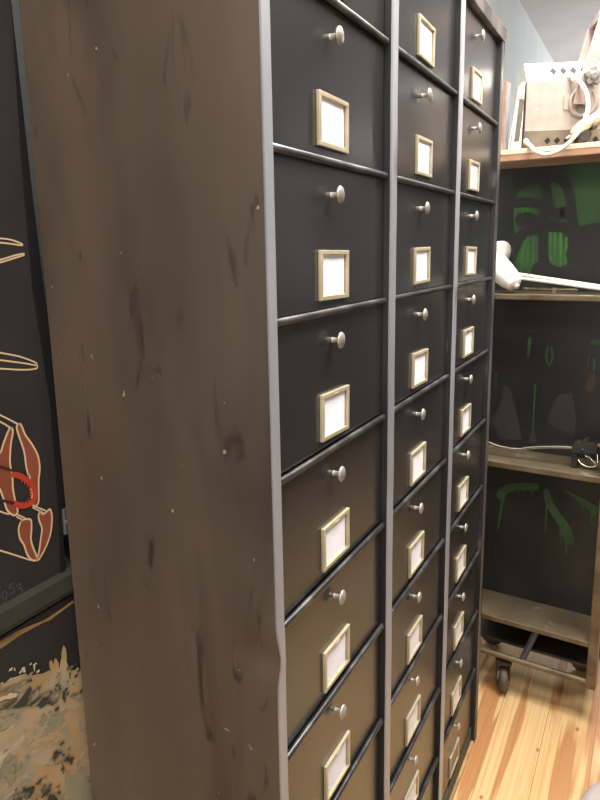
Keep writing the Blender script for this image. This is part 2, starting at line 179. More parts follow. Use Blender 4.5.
# ------------------------------------------------------------------ mesh builder (all lengths in rows, scaled by U on build)
class MB:
    def __init__(s): s.v = []; s.f = []; s.m = []; s.sm = []
    def add(s, vs, fs, mi=0, smooth=False):
        o = len(s.v); s.v += [tuple(p) for p in vs]
        for f in fs: s.f.append([i+o for i in f]); s.m.append(mi); s.sm.append(smooth)
    def box(s, x0, x1, y0, y1, z0, z1, mi=0, front=None):
        vs = [(x0,y0,z0),(x1,y0,z0),(x1,y1,z0),(x0,y1,z0),(x0,y0,z1),(x1,y0,z1),(x1,y1,z1),(x0,y1,z1)]
        fs = [(0,3,2,1),(4,5,6,7),(0,1,5,4),(1,2,6,5),(2,3,7,6),(3,0,4,7)]
        o = len(s.m); s.add(vs, fs, mi)
        if front is not None: s.m[o+2] = front
        return s
    def prism(s, poly, axis, a, b, mi=0):
        """polygon (list of 2-D points) extruded along axis 0/1/2 from a to b"""
        def P(p, t): q = [p[0], p[1]]; q.insert(axis, t); return tuple(q)
        n = len(poly); vs = [P(p, a) for p in poly]+[P(p, b) for p in poly]
        fs = [tuple(range(n)), tuple(range(2*n-1, n-1, -1))]+[(i, i+n, (i+1) % n+n, (i+1) % n) for i in range(n)]
        s.add(vs, fs, mi); return s
    def tube(s, path, r, n=10, mi=0, cap=True):
        path = [Vector(p) for p in path]; rs = r if isinstance(r, (list, tuple)) else [r]*len(path)
        vs = []; fs = []; up = None
        for i, p in enumerate(path):
            t = ((path[min(i+1, len(path)-1)]-path[max(i-1, 0)])).normalized()
            if up is None: up = Vector((0,0,1)) if abs(t.z) < .9 else Vector((1,0,0))
            a = (up-t*up.dot(t)).normalized(); up = a; b = t.cross(a)
            for k in range(n):
                th = 2*math.pi*k/n; vs.append(p+(a*math.cos(th)+b*math.sin(th))*rs[i])
        for i in range(len(path)-1):
            for k in range(n): fs.append((i*n+k, i*n+(k+1) % n, (i+1)*n+(k+1) % n, (i+1)*n+k))
        s.add(vs, fs, mi, True)
        if cap:
            s.add(vs[:n], [tuple(range(n))[::-1]], mi); s.add(vs[-n:], [tuple(range(n))], mi)
        return s
    def lathe(s, origin, axis, prof, n=24, mi=0):
        """prof: (distance along axis, radius)"""
        o = Vector(origin); t = Vector(axis).normalized(); up = Vector((0,0,1)) if abs(t.z) < .9 else Vector((1,0,0))
        a = (up-t*up.dot(t)).normalized(); b = t.cross(a); vs = []; fs = []
        for d, r in prof:
            for k in range(n):
                th = 2*math.pi*k/n; vs.append(o+t*d+(a*math.cos(th)+b*math.sin(th))*max(r, .0004))
        for i in range(len(prof)-1):
            for k in range(n): fs.append((i*n+k, i*n+(k+1) % n, (i+1)*n+(k+1) % n, (i+1)*n+k))
        s.add(vs, fs, mi, True)
        s.add(vs[:n], [tuple(range(n))[::-1]], mi); s.add(vs[-n:], [tuple(range(n))], mi); return s
    def flat(s, poly, y, mi=0):
        """paint film: polygon in x-z at depth y"""
        s.add([(p[0], y, p[1]) for p in poly], [tuple(range(len(poly)))], mi); return s
    def stroke(s, path, w0, w1, y, mi=0, cap=True):
        P = [Vector(p) for p in path]
        # resample smoothly (Catmull-Rom)
        Q = []
        for i in range(len(P)-1):
            p0, p1, p2, p3 = P[max(i-1,0)], P[i], P[i+1], P[min(i+2, len(P)-1)]
            for k in range(5):
                t = k/5; Q.append(.5*((2*p1)+(p2-p0)*t+(2*p0-5*p1+4*p2-p3)*t*t+(3*p1-p0-3*p2+p3)*t**3))
        Q.append(P[-1]); n = len(Q); vs = []
        for i, q in enumerate(Q):
            t = (Q[min(i+1, n-1)]-Q[max(i-1, 0)]); t = t.normalized() if t.length > 1e-9 else Vector((1,0)); nn = Vector((-t.y, t.x)); w = (w0+(w1-w0)*i/(n-1))/2
            vs += [(q.x+nn.x*w, y, q.y+nn.y*w), (q.x-nn.x*w, y, q.y-nn.y*w)]
        s.add(vs, [(2*i, 2*i+1, 2*i+3, 2*i+2) for i in range(n-1)], mi)
        if cap:
            for q, w in ((Q[0], w0), (Q[-1], w1)):
                s.add([(q.x+math.cos(a*math.pi/6)*w/2, y-.0004, q.y+math.sin(a*math.pi/6)*w/2) for a in range(12)], [tuple(range(12))], mi)
        return s
    def warp(s, fn): s.v = [fn(*p) for p in s.v]; return s
    def build(s, name, mats, parent=None, loc=(0,0,0), bevel=0., fix=True):
        me = bpy.data.meshes.new(name)
        me.from_pydata([(x*U, y*U, z*U) for x, y, z in s.v], [], s.f)
        for mm in (mats if isinstance(mats, (list, tuple)) else [mats]): me.materials.append(M[mm] if isinstance(mm, str) else mm)
        for p, mi, sm in zip(me.polygons, s.m, s.sm): p.material_index = mi; p.use_smooth = sm
        me.update()
        o = bpy.data.objects.new(name, me); COL.objects.link(o)
        o.location = [c*U for c in loc]
        if parent: o.parent = parent
        if bevel:
            md = o.modifiers.new('bevel', 'BEVEL'); md.width = bevel*U; md.segments = 2; md.limit_method = 'ANGLE'; md.angle_limit = math.radians(40)
        return o

def tag(o, label=None, cat=None, group=None, kind=None):
    if label: o['label'] = label
    if cat: o['category'] = cat
    if group: o['group'] = group
    if kind: o['kind'] = kind
    return o
def empty(name, loc, label, cat, rz=0., group=None):
    o = bpy.data.objects.new(name, None); COL.objects.link(o); o.location = [c*U for c in loc]; o.rotation_euler.z = rz; o.empty_display_size = .1
    return tag(o, label, cat, group)
def structure(o): o['kind'] = 'structure'; return o

# ------------------------------------------------------------------ the room
WY = 1.96; ZC = 14.41
XL, XR, YF = -11., 29., -6.6
structure(MB().box(XL, XR, YF, WY, -.3, 0).build('floor', 'floor'))
structure(MB().box(XL, XR, YF, WY, ZC, ZC+.3).build('ceiling', 'ceil'))
structure(MB().box(XL, XR, WY, WY+.4, -.3, ZC+.3).build('wall_back', 'wall'))
structure(MB().box(XR, XR+.4, YF, WY, -.3, ZC+.3).build('wall_right', 'dwall'))
structure(MB().box(XL-.4, XL, YF, WY, -.3, ZC+.3).build('wall_left', 'dwall'))
structure(MB().box(XL, XR, YF-.4, YF, -.3, ZC+.3).build('wall_front', 'dwall'))

# ------------------------------------------------------------------ the filing cabinet
PL, PW, PO, D = .134, .152, 1.986, 1.706
W = 3*PO+2*PW+2*PL
H0 = 10.31; HT = H0+.17           # height of row 0's top edge, of the cabinet top
REC = .066                        # how far the drawer fronts sit behind the posts
cab = empty('filing_cabinet', (0,0,0), 'tall black steel filing cabinet of three columns of flap drawers, brown patinated side', 'cabinet')
def dent(x, y, z):
    g = math.exp(-((z-5.16)/.13)**2)*math.exp(-((x-.0)/.09)**2)*math.exp(-(y/.25)**2)
    return (x+.034*g, y-.012*g, z)
b = MB()
n = 60
def sheet(b, x0, x1, y0, y1, z0, z1, ny, nz, mi=0):
    ys = [y0+(y1-y0)*(j/ny)**2 for j in range(ny+1)]
    for j in range(ny):
        for k in range(nz):
            za, zb = z0+(z1-z0)*k/nz, z0+(z1-z0)*(k+1)/nz
            vs = [(x0,ys[j],za),(x0,ys[j+1],za),(x0,ys[j+1],zb),(x0,ys[j],zb)]
            b.add(vs, [(0,3,2,1)][::-1], mi, True)
    return b
def dimple(y, z):
    d = 0.
    for (a, c, r, h) in ((.55, 5.9, .30, .012), (1.35, 7.05, .22, .010), (.3, 5.0, .25, .010), (.95, 7.0, .16, -.006), (.75, 4.5, .5, .009)):
        d += h*math.exp(-((y-a)**2+(z-c)**2*.6)/r**2)
    return d
side = MB()
NY, NZ = 40, 150
grid = []
for j in range(NY+1):
    for k in range(NZ+1):
        y = D*(j/NY)**1.5; z = HT*k/NZ
        grid.append(dent(dimple(y, z), y, z))
side.add(grid, [(j*(NZ+1)+k, j*(NZ+1)+k+1, (j+1)*(NZ+1)+k+1, (j+1)*(NZ+1)+k) for j in range(NY) for k in range(NZ)], 0, True)
side.box(.055, .06, .02, D, .02, HT-.02)
side.build('side_panel', 'side', cab)
rs = MB(); rs.box(W-.03, W, .0, D, 0, HT); rs.build('side_panel', 'side', cab, bevel=.006)
shell = MB(); shell.box(.06, W-.03, D-.04, D, 0, HT); shell.box(.05, W-.03, .12, D-.04, HT-.04, HT); shell.box(.05, W-.03, .14, D-.04, .0, .05)
shell.build('casing', 'side', cab)
# posts: slim steel front faces with dark flanks running back to the column partitions
posts = [(0.014, PL), (PL+PO, PL+PO+PW), (PL+2*PO+PW, PL+2*PO+2*PW), (W-.03-PL+.03, W-.002)]
for i, (a, c) in enumerate(posts):
    p = MB(); N = 80
    for k in range(N):
        z0, z1 = HT*k/N, HT*(k+1)/N
        mats_ = 0
        wob = lambda z: .004*math.sin(z*3.1+i*2)+.002*math.sin(z*11+i)
        for (za, zb) in ((z0, z1),):
            bev = .012
            prof = [(a, .03 if i == 0 else .3), (a, bev), (a+bev, 0), (c-bev, 0), (c, bev), (c, .3)]
            for q in range(5):
                (xa, ya), (xb, yb) = prof[q], prof[q+1]
                w0, w1 = wob(za), wob(zb)
                if i == 0: w0 = w1 = 0
                p.add([(xa+w0, ya, za), (xb+w0, yb, za), (xb+w1, yb, zb), (xa+w1, ya, zb)], [(0,1,2,3)], 1 if q in (0, 4) else 0)
    p.box(a+(.06 if i == 0 else .01), c-.01, .25, .3, 0, HT, 1)
    if i == 0: p.warp(dent)
    fr = 'edge_steel' if i < 3 else 'worn_steel'
    p.build('post', [fr, 'post_side'], cab)
for i in (1, 2):
    a, c = posts[i]
    MB().box((a+c)/2-.03, (a+c)/2+.03, .3, D-.04, .05, HT-.04).build('partition', 'post_side', cab)
# top rail and plinth
tr = MB().box(.02, W-.002, -.012, .12, H0+.01, HT+.002, 0); tr.build('top_rail', 'worn_steel', cab, bevel=.01)
pl = MB(); pl.box(.05, W-.04, .055, .14, .0, .27); pl.build('plinth', 'plinth', cab, bevel=.006)
ft = MB(); ft.box(.14, W-.005, .012, .055, .0, .035); ft.build('plinth_trim', 'orange', cab)

# one drawer, its knob, its label frame and its card; the rest are copies
dx = [(-.045, -.06), (-.07, -.12), (-.145, -.175)]       # label and knob stand a touch left of centre in each column
def make_drawer():
    d = MB(); hw = PO/2-.012
    d.box(-hw, hw, REC, REC+.03, .022, .985)
    d.box(-hw+.05, hw-.05, REC+.03, .9, .06, .9)
    o = d.build('drawer', 'drawer', cab, bevel=.006)
    k = MB().lathe((0,REC,0), (0,-1,0), [(0,.021),(.004,.019),(.020,.018),(.056,.018),(.060,.034),(.062,.056),(.068,.060),(.078,.052),(.086,.034),(.089,.004)], 24)
    ko = k.build('knob', 'knob', o)
    f = MB(); w, h, t = .245, .170, .031
    y0, y1 = REC-.026, REC
    f.box(-w, w, y0, y1, h-t, h); f.box(-w, w, y0, y1, -h, -h+t); f.box(-w, -w+t*1.1, y0, y1, -h+t, h-t); f.box(w-t*1.1, w, y0, y1, -h+t, h-t)
    f.box(-.05, .03, y0-.004, y0+.004, h-t*.9, h-t*.55)
    fo = f.build('label_frame', 'brass', o, bevel=.006)
    c = MB().box(-w+t, w-t-.02, REC-.006, REC-.001, -h+t*.6, h-t*.6).build('card', 'card', o)
    c2 = MB().box(-w+t, w-t, REC-.003, REC-.0005, -h+t*.6, h-t*.6)
    return o, ko, fo, c
rng = random.Random(3)
protod = make_drawer(); first = True
tanm = None
for ci in range(3):
    xc = PL+PO/2+ci*(PO+PW)
    for r in range(10):
        o, ko, fo, c = protod
        if first: first = False; no, nk, nf, nc = o, ko, fo, c
        else:
            no = o.copy(); COL.objects.link(no); no.parent = cab
            nk = ko.copy(); COL.objects.link(nk); nk.parent = no
            nf = fo.copy(); COL.objects.link(nf); nf.parent = no
            nc = c.copy(); COL.objects.link(nc); nc.parent = no
        no.location = (xc*U, 0, (H0-r-1)*U)
        lx, kx = dx[ci]
        nk.location = (kx*U, 0, .79*U)
        zc = .255+rng.uniform(-.006, .006)
        nf.location = (lx*U, 0, zc*U); nc.location = (lx*U, 0, zc*U)
        nf.rotation_euler.y = nc.rotation_euler.y = math.radians(rng.uniform(-1.2, 1.2))
        nc.rotation_euler.y += math.radians(rng.uniform(-1.2, 1.2))
        if ci == 2 and r == 9:
            nc.data = nc.data.copy(); nc.data.materials[0] = M['tan']; nc['label'] = 'bare tan backing where the card is missing'
# hinge rods between the rows
for ci in range(3):
    x0 = PL+ci*(PO+PW)
    for r in range(1, 10):
        rd = MB(); z = H0-r; N = 14
        rd.tube([(x0+.004, .040, z), (x0+PO*.25, .039, z), (x0+PO*.6, .040, z), (x0+PO-.035, .040, z)], .025, 12)
        rd.tube([(x0+PO-.05, .044, z), (x0+PO+.004, .05, z)], .019, 10)
        o = rd.build('hinge_rod', 'rod', cab)

# ------------------------------------------------------------------ paintings on the wall left of the cabinet
def quadz(b, y0, y1, pts, mi=0):
    b.prism(pts, 1, y0, y1, mi)
YA = 1.78; YB = 1.80
ZA0 = H0-5.02
prr = random.Random(11)
def rough(poly, amp=.012, step=.03):
    Q = []
    for i in range(len(poly)):
        a, c = Vector(poly[i]), Vector(poly[(i+1) % len(poly)]); n_ = max(1, min(40, int((c-a).length/step)))
        for k in range(n_): q = a+(c-a)*(k/n_); Q.append((q.x+prr.gauss(0, amp), q.y+prr.gauss(0, amp)))
    return Q
def daubs(poly, n_, size):
    # short dabs of the same paint scattered round a patch's outline
    out = []
    for _ in range(n_):
        i = prr.randrange(len(poly)); a, c = Vector(poly[i]), Vector(poly[(i+1) % len(poly)]); q = a+(c-a)*prr.random(); q += Vector((prr.gauss(0, .05), prr.gauss(0, .04)))
        s_ = size*prr.uniform(.4, 1.2); an = prr.uniform(-.5, .9)
        out.append([(q.x+s_*math.cos(an+b_)*(1 if j % 2 else .6), q.y+s_*.5*math.sin(an+b_)*(1 if j % 2 else .7)) for j, b_ in enumerate([2*math.pi*m_/9 for m_ in range(9)])])
    return out
root = empty('painting', (-1.5, YA, 0), 'dark painting of cream outlined red brown jointed legs on wall left of cabinet', 'painting')
def lp(b_): return b_.warp(lambda x, y, z: (x+1.5, y-YA, z))
cvs = MB()
CE = [(-0.044, -4.9), (-0.005, -4.317), (0.008, -3.578), (-0.049, -2.809), (-0.044, -2.098), (-0.001, -1.015), (-0.031, 1.7)]; ME = [(.012, -4.95), (.022, -4.42), (.08, -4.34), (.085, -3.6), (.03, -2.2), (.004, -1.0), (-.02, 1.7)]
quadz(cvs, YA, YA+.08, [(-4.2, ZA0+.15)]+[(x, z+H0) for x, z in CE]+[(-4.2, HT+1.6)])
for p in PAINT['lines']: cvs.stroke(p, .011, .011, YA-.003, 1)
for p in PAINT['fill']:
    cvs.flat(p, YA-.005, 2); cvs.stroke(p+[p[0]], .014, .014, YA-.007, 1)
for p in PAINT['loop']: cvs.stroke(p, .040, .040, YA-.009, 3)
for p in PAINT['loopd']: cvs.stroke(p, .018, .018, YA-.009, 4)
for p in PAINT['teeth']: cvs.stroke(p, .016, .004, YA-.010, 3, cap=False)
for p in PAINT['sig']: cvs.stroke(p, .006, .006, YA-.003, 5)
lp(cvs).build('canvas', ['canvas', 'cream', 'bone', 'red', 'dashed', 'pencil'], root)
fr = MB()
quadz(fr, YA-.004, YA+.10, [(x, z+H0) for x, z in CE]+[(x, z+H0) for x, z in ME][::-1])
lp(fr).build('side_moulding', 'frame_dark', root)
fr = MB(); fr.prism([(YA+.1, ZA0-.05), (YA-.015, ZA0-.05), (YA-.03, ZA0-.01), (YA-.03, ZA0+.11), (YA, ZA0+.15), (YA+.1, ZA0+.15)], 0, -4.2, .12)
lp(fr).build('bottom_moulding', 'frame_grey', root)

root = empty('painting', (-1.5, YB, 0), 'abstract landscape painting in cream and ochre under a black sky, below the jointed legs painting', 'painting')
cvs = MB(); cvs.box(-4.2, .22, YB+.002, YB+.1, .25, ZA0-.09)
cvs.flat(rough(PAINT['land'], .008), YB-.001, 1)
lay = [.002]
def put(key, mi, nd, size, amp):
    for p in PAINT[key]:
        lay[0] += .00025; cvs.flat(rough(p, amp), YB-lay[0], mi)
        for d_ in daubs(p, nd, size): lay[0] += .00004; cvs.flat(d_, YB-lay[0], mi)
put('peach', 5, 10, .05, .014); put('bluegrey', 4, 14, .05, .016); put('darks', 2, 9, .03, .010); put('lights', 3, 2, .02, .005)
cvs.flat(PAINT['streak'], YB-.001, 6)
cvs.warp(lambda x, y, z: (min(x, .22), y, max(z, .26) if z < .26 and y < YB else z))
cvs.warp(lambda x, y, z: (x+1.5, y-YB, z)).build('canvas', ['canvas', 'land', 'ldark', 'llight', 'lblue', 'peach', 'orange'], root)

br = MB(); br.box(.03, .13, 1.76, 1.80, H0-4.60, H0-4.40); br.box(.05, .12, 1.80, WY-.1, H0-4.58, H0-4.42); br.box(.0, .08, WY-.1, WY, H0-5.0, H0-4.4)
br.lathe((.055, 1.76, H0-4.5), (0,-1,0), [(0,.02),(.012,.02),(.016,.012)], 12)
tag(br.warp(lambda x, y, z: (x, y, z)).build('wall_bracket', 'bracket', None, bevel=.004), 'small grey metal bracket screwed to wall between painting and cabinet', 'bracket')

# ------------------------------------------------------------------ shelf trolley
TA = math.atan2(-.9917, -.1285)
TO = (7.914, .307, 0)
tro = empty('shelf_trolley', TO, 'worn steel shelf trolley with green graffiti on its black back panels, right of cabinet', 'trolley', TA)
ZT, Z2, Z3, Z4, ZB = 9.16, 7.0, 4.24, 1.44, .71
UL, UR, DP = -.42, 1.97, 1.75
for nm, z, t in (('shelf', Z2, .085), ('shelf', Z3, .10), ('shelf', Z4, .09)):
    s = MB(); s.box(UL+.06, UR-.13, .0, DP, z-t, z, 0, front=1); s.build(nm, ['shelf', 'shelf_edge'], tro, bevel=.012)
s = MB(); s.box(UL, UR+.25, -.03, DP, ZT-.165, ZT-.075, 0); s.box(UL, UR+.25, -.035, DP, ZT-.075, ZT, 1); s.build('top_board', ['wood', 'wood_lit'], tro, bevel=.012)
for (a, c) in ((UL, -.02), (UR-.15, -.02), (UL, DP-.13), (UR-.15, DP-.13)):
    s = MB(); s.box(a, a+.15, c, c+.15, ZB-.08, ZT-.165); s.build('post', 'shelf_edge', tro, bevel=.012)
# base tubes
for c in (.05, DP-.05):
    s = MB(); s.tube([(UL+.1, c, ZB), (UR-.1, c, ZB)], .052, 12); s.build('base_tube', 'shelf_edge', tro)
for a in (.92,):
    s = MB(); s.tube([(a+.04, .30, Z4-.09), (a-.16, .08, ZB+.03)], .055, 10); s.build('strut', 'strut', tro)
s = MB(); s.box(UL+.1, UR-.1, DP-.08, DP-.02, ZB-.3, Z4-.09); s.build('added_dark_panel', 'dark_metal', tro)  # low dark panel added at the back to darken the space under the shelf
s = MB(); s.box(UL+.1, UR-.1, .5, DP-.05, ZB-.02, ZB+.03); s.build('added_shade_tray', 'dark_metal', tro)  # added tray that blocks light, so the floor beneath falls into shade
# back panels with paint
YP = .9
def panel(z0, z1, base, build):
    s = MB(); s.box(UL+.05, UR-.02, YP, YP+.06, z0, z1); build(s); return s.build('back_panel', base, tro)
def p2(s):
    for k, p in enumerate(PAINT['g2green']): s.flat(p, YP-.003-.0003*k, 1)
    for k, (p, a, c) in enumerate(PAINT['g2drip']): s.stroke(p, a, c, YP-.006-.0003*k, 3)
    for k, (p, a, c) in enumerate(PAINT['g2black']): s.stroke(p, a, c, YP-.010-.0005*k, 4)
    s.warp(lambda x, y, z: (min(x, UR-.03), y, min(max(z, Z2+.005), ZT-.175)))
panel(Z2+.003, ZT-.17, ['panel_green', 'g_mid', 'g_glow', 'g_bright', 'black'], p2)
def p3(s):
    for k, p in enumerate(PAINT['g3grey']): s.flat(p, YP-.002-.0003*k, 1)
    for k, p in enumerate(PAINT['g3brown']): s.flat(p, YP-.003, 2)
    for k, (p, a, c) in enumerate(PAINT['g3green']): s.stroke(p, a, c, YP-.004-.0008*k, 3)
    s.warp(lambda x, y, z: (min(x, UR-.03), y, min(max(z, Z3+.005), Z2-.09)))
panel(Z3+.003, Z2-.087, ['panel', 'pgrey', 'pbrown', 'g_deep'], p3)
def p4(s):
    for k, (p, a, c) in enumerate(PAINT['g4green']): s.stroke(p, a, c, YP-.002-.0008*k, 1)
panel(Z4+.003, Z3-.102, ['panel', 'g_deep'], p4)
# casters
def caster(u, d, rot):
    fork = [(-.13, ZB-.10), (.13, ZB-.10), (.10, .25), (.02, .2), (-.07, .3)]
    s = MB(); s.tube([(0, 0, ZB-.03), (0, 0, ZB-.12)], .07, 12); s.prism(fork, 1, -.11, -.085); s.prism(fork, 1, .085, .11)
    s.box(-.15, .15, -.12, .12, ZB-.14, ZB-.09); s.tube([(.12, -.09, ZB-.26), (.24, -.13, ZB-.34)], [.03, .02], 8)
    o = s.build('caster', 'dark_metal', tro, (u, d, 0)); o.rotation_euler.z = math.radians(rot)
    w = MB(); w.lathe((.02, -.075, .235), (0,1,0), [(0,.15),(.012,.215),(.03,.235),(.12,.235),(.138,.215),(.15,.15)], 28); w.lathe((.02, -.125, .235), (0,1,0), [(0,.035),(.25,.035)], 10)
    w.build('wheel', 'rubber', o)
caster(.42, .12, -62); caster(UL+.2, DP-.25, 20); caster(UR-.5, DP-.25, 35)

# local frame helper for things that stand on the trolley
TM = Matrix.Translation(Vector(TO)) @ Matrix.Rotation(TA, 4, 'Z')
def on_trolley(u, d, z): return tuple(TM @ Vector((u, d, z)))

# ------------------------------------------------------------------ stage projector on the top board
pr = empty('stage_projector', on_trolley(.36, .10, ZT), 'grey and white metal stage projector with vent holes lying on top of the trolley', 'stage light', TA+math.radians(28))
pr.scale = (.8, .8, .8)
sec = [(.14, .03), (.0, .33), (.0, 1.20), (.34, 1.58), (.86, 1.58), (1.2, 1.20), (1.2, .33), (1.06, .03)]
s = MB(); a0, a1 = .0, 1.95
nn = len(sec)
vs = [(a0, p[0], p[1]) for p in sec]+[(a1, p[0], p[1]) for p in sec]
fs = [tuple(range(nn))[::-1], tuple(range(nn, 2*nn))]
s.add(vs, fs, 0)
for i in range(nn):
    j = (i+1) % nn; mi = 0 if i in (1, 5, 7) else (1 if i in (0, 6) else 2)  # white upper panels, darker lower ones: light and shade put into the colour
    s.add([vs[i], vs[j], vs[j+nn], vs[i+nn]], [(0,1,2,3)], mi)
s.build('housing', ['pgrey_metal', 'pdark', 'white'], pr, bevel=.015)
def diamond(b, cx, t, base, top, r, mi=0):
    # diamond lying on the sloping panel between base (y,z) and top (y,z) at fraction t
    by, bz = base; ty, tz = top; L = math.hypot(ty-by, tz-bz); dy, dz = (ty-by)/L, (tz-bz)/L; cy, cz = by+dy*t, bz+dz*t; ny, nz = -dz, dy
    if nz < 0 and tz > 1: ny, nz = -ny, -nz
    e = .006; kk = 1.9 if tz > 1 else 1.15
    pts = []
    for (p, q) in ((-r,0),(0,-r),(r,0),(0,r)): pts.append((cx+p*1.1, cy+dy*q*kk+ny*e, cz+dz*q*kk+nz*e))
    lo = [(x, y-ny*.02, z-nz*.02) for x, y, z in pts]
    b.add(pts+lo, [(0,1,2,3),(7,6,5,4)]+[(i,(i+1)%4,(i+1)%4+4,i+4) for i in range(4)], mi)
for k in range(8):
    v = MB(); diamond(v, .50+.18*k, .26, sec[2], sec[3], .062); v.build('vent_hole', 'hole', pr)
for k in range(8):
    v = MB(); diamond(v, .44+.175*k, .14, sec[0], sec[1], .055); v.build('vent_hole', 'hole', pr)
# lens end: white filter frame leaning outwards with the olive slot
s = MB(); s.prism([(-.02, 1.20), (-.08, 1.2), (-.23, .02), (-.05, .02)], 1, .04, .40); s.build('filter_frame', 'white', pr, bevel=.012)
s = MB(); s.prism([(-.035, .88), (-.115, .88), (-.18, .16), (-.09, .16)], 1, .0, .045); s.build('filter_slot', 'slot', pr)
s = MB(); s.prism([(-.04, .9), (-.14, .9), (-.10, 1.02), (-.04, .98)], 1, -.01, .04); s.build('slot_clip', 'brass', pr)
# pivot disc, plate, slot and bolt
cx, cz = 1.02, .80
s = MB(); s.box(cx-.34, cx-.18, -.02, .0, cz-.12, cz+.14); s.lathe((cx, 0, cz), (0,-1,0), [(0,.27),(.03,.27),(.045,.255),(.05,.23),(.045,.20),(.03,.19)], 40)
s.build('pivot_disc', 'pgrey_metal', pr)
s = MB()
for (zz, r) in ((0, .0),):
    pts = [(cx-.03+.09*math.cos(a), cz-.04+.09*math.sin(a)-.07) for a in [math.pi+math.pi*k/8 for k in range(9)]]+[(cx+.10, cz+.13), (cx-.03, cz+.15)]
    s.prism(pts, 1, -.055, -.03)
s.build('slotted_plate', 'pdark', pr)
s = MB().lathe((cx+.02, -.05, cz), (0,-1,0), [(0,.06),(.02,.06),(.03,.05),(.05,.035)], 6); s.build('bolt', 'knob', pr)
# yoke: two flat arms rising to the right, star knob
s = MB()
arm = [(.98, .75), (1.07, 1.2), (1.13, 1.38), (1.40, 2.42), (1.72, 2.85), (2.1, 2.85), (2.1, 2.78), (1.80, 2.68), (1.55, 2.3), (1.46, 1.9), (1.36, 1.3), (1.26, .75)]
s.prism(arm, 1, -.16, -.10); s.prism(arm, 1, 1.30, 1.36)
s.prism([(1.40, 2.42), (1.72, 2.85), (1.76, 2.81), (1.44, 2.38)], 1, -.12, 1.32)
s.prism([(1.72, 2.85), (2.1, 2.85), (2.1, 2.80), (1.74, 2.80)], 1, -.12, 1.32)
s.tube([(1.12, .0, .98), (1.12, -.12, .98)], .05, 10); s.tube([(1.12, 1.2, .98), (1.12, 1.34, .98)], .05, 10)
yk = s.warp(lambda x, y, z: (x-.17*max(0, 1-(y+.16)/1.5), y, z)).build('yoke', 'yoke', pr, bevel=.006)
s = MB(); kx, kz = 1.12, 1.20
pts = []
for k in range(20):
    a = 2*math.pi*k/20+.3; r = .175 if k % 4 == 0 else (.15 if k % 4 in (1, 3) else .105)
    pts.append((kx+r*math.cos(a), kz+r*math.sin(a)))
s.prism(pts, 1, -.27, -.17); s.lathe((kx, -.27, kz), (0,-1,0), [(0,.085),(.02,.08),(.03,.05)], 16); s.build('star_knob', 'pdark', pr, bevel=.012)
# cable and plug
def smooth(P, m=6):
    P = [Vector(p) for p in P]; Q = []
    for i in range(len(P)-1):
        p0, p1, p2, p3 = P[max(i-1,0)], P[i], P[i+1], P[min(i+2, len(P)-1)]
        for k in range(m):
            t = k/m; Q.append(.5*((2*p1)+(p2-p0)*t+(2*p0-5*p1+4*p2-p3)*t*t+(3*p1-p0-3*p2+p3)*t**3))
    return Q+[P[-1]]
s = MB(); s.tube(smooth([(.04, .06, .15), (.06, -.25, .04), (.13, -.45, -.10), (.28, -.58, -.17), (.46, -.68, -.13), (.66, -.72, .03), (.86, -.65, .30), (.98, -.5, .60), (.97, -.35, .92), (.87, -.2, 1.13), (.80, -.06, 1.235), (.72, .02, 1.25)]), .038, 10)
s.tube([(.04, .09, .17), (.05, .02, .14)], .055, 10); s.build('cable', 'cable', pr)
s = MB(); s.tube([(.74, -.10, .16), (.84, -.12, .24)], .022, 8); s.tube([(.82, -.12, .23), (.88, -.12, .27), (1.02, -.12, .38), (1.10, -.12, .42), (1.35, -.12, .58), (1.6, -.12, .7)], [.05, .09, .11, .10, .085, .07], 14); s.build('plug', 'plug', pr)
s = MB(); s.lathe((1.20, -.20, .33), (0,-1,0), [(0,.05),(.03,.05),(.035,.03)], 10); s.lathe((1.06, -.12, .2), (0,-1,0), [(0,.11),(.05,.11),(.06,.08)], 16); s.tube([(1.06, -.0, .2), (1.06, -.14, .2)], .05, 8); s.tube([(1.20, -.0, .33), (1.20, -.22, .33)], .03, 8); s.build('cord_clamp', 'dark_metal', pr)

# thin board standing on edge beside the projector
bd = MB(); bd.box(-.022, .022, 0, .15, 0, 1.0, 0); bd.box(.022, .026, .01, .14, .02, .98, 1)
o = bd.build('wooden_board', ['wood', 'bgrey'], None, on_trolley(.045, .06, ZT), bevel=.004); o.rotation_euler.z = TA+math.radians(-6)
tag(o, 'thin wooden board standing on edge on top of the trolley beside the cabinet', 'board')

# ------------------------------------------------------------------ white desk lamp lying on the second shelf
dl = empty('desk_lamp', on_trolley(.2, .3, Z2), 'white jointed desk lamp lying folded on the second shelf of the trolley', 'lamp', TA)
ax = Vector((.55, -.28, -.42)).normalized()
s = MB(); end = Vector((.10, -.12, .14))
prof = [(0,.105),(.015,.125),(.05,.135),(.15,.17),(.3,.19),(.45,.20),(.56,.21),(.60,.30),(.66,.38),(.67,.37),(.62,.28),(.57,.19)]
s.lathe(end, -ax, prof, 36); s.warp(lambda x, y, z: (x, y, z)).build('lamp_shade', 'white', dl)
s = MB(); s.lathe(end+ax*-.005, ax, [(0,.105),(.012,.10),(.02,.07),(.03,.045),(.06,.042),(.075,.03)], 24); s.build('shade_cap', 'cable', dl)
s = MB()
s.tube([(.10, .02, .24), (.8, .02, .155), (1.50, .02, .065)], .026, 8); s.tube([(.10, .04, .30), (.8, .04, .20), (1.52, .04, .10)], .024, 8)
s.build('arm', 'white', dl)
s = MB(); s.tube([(.16, .12, .07), (.6, .12, .06), (1.0, .12, .06)], .024, 8); s.box(.62, .68, .09, .16, .0, .09); s.tube([(.95, .14, .17), (1.5, .14, .08)], .02, 8); s.build('lower_arm', 'chrome', dl)
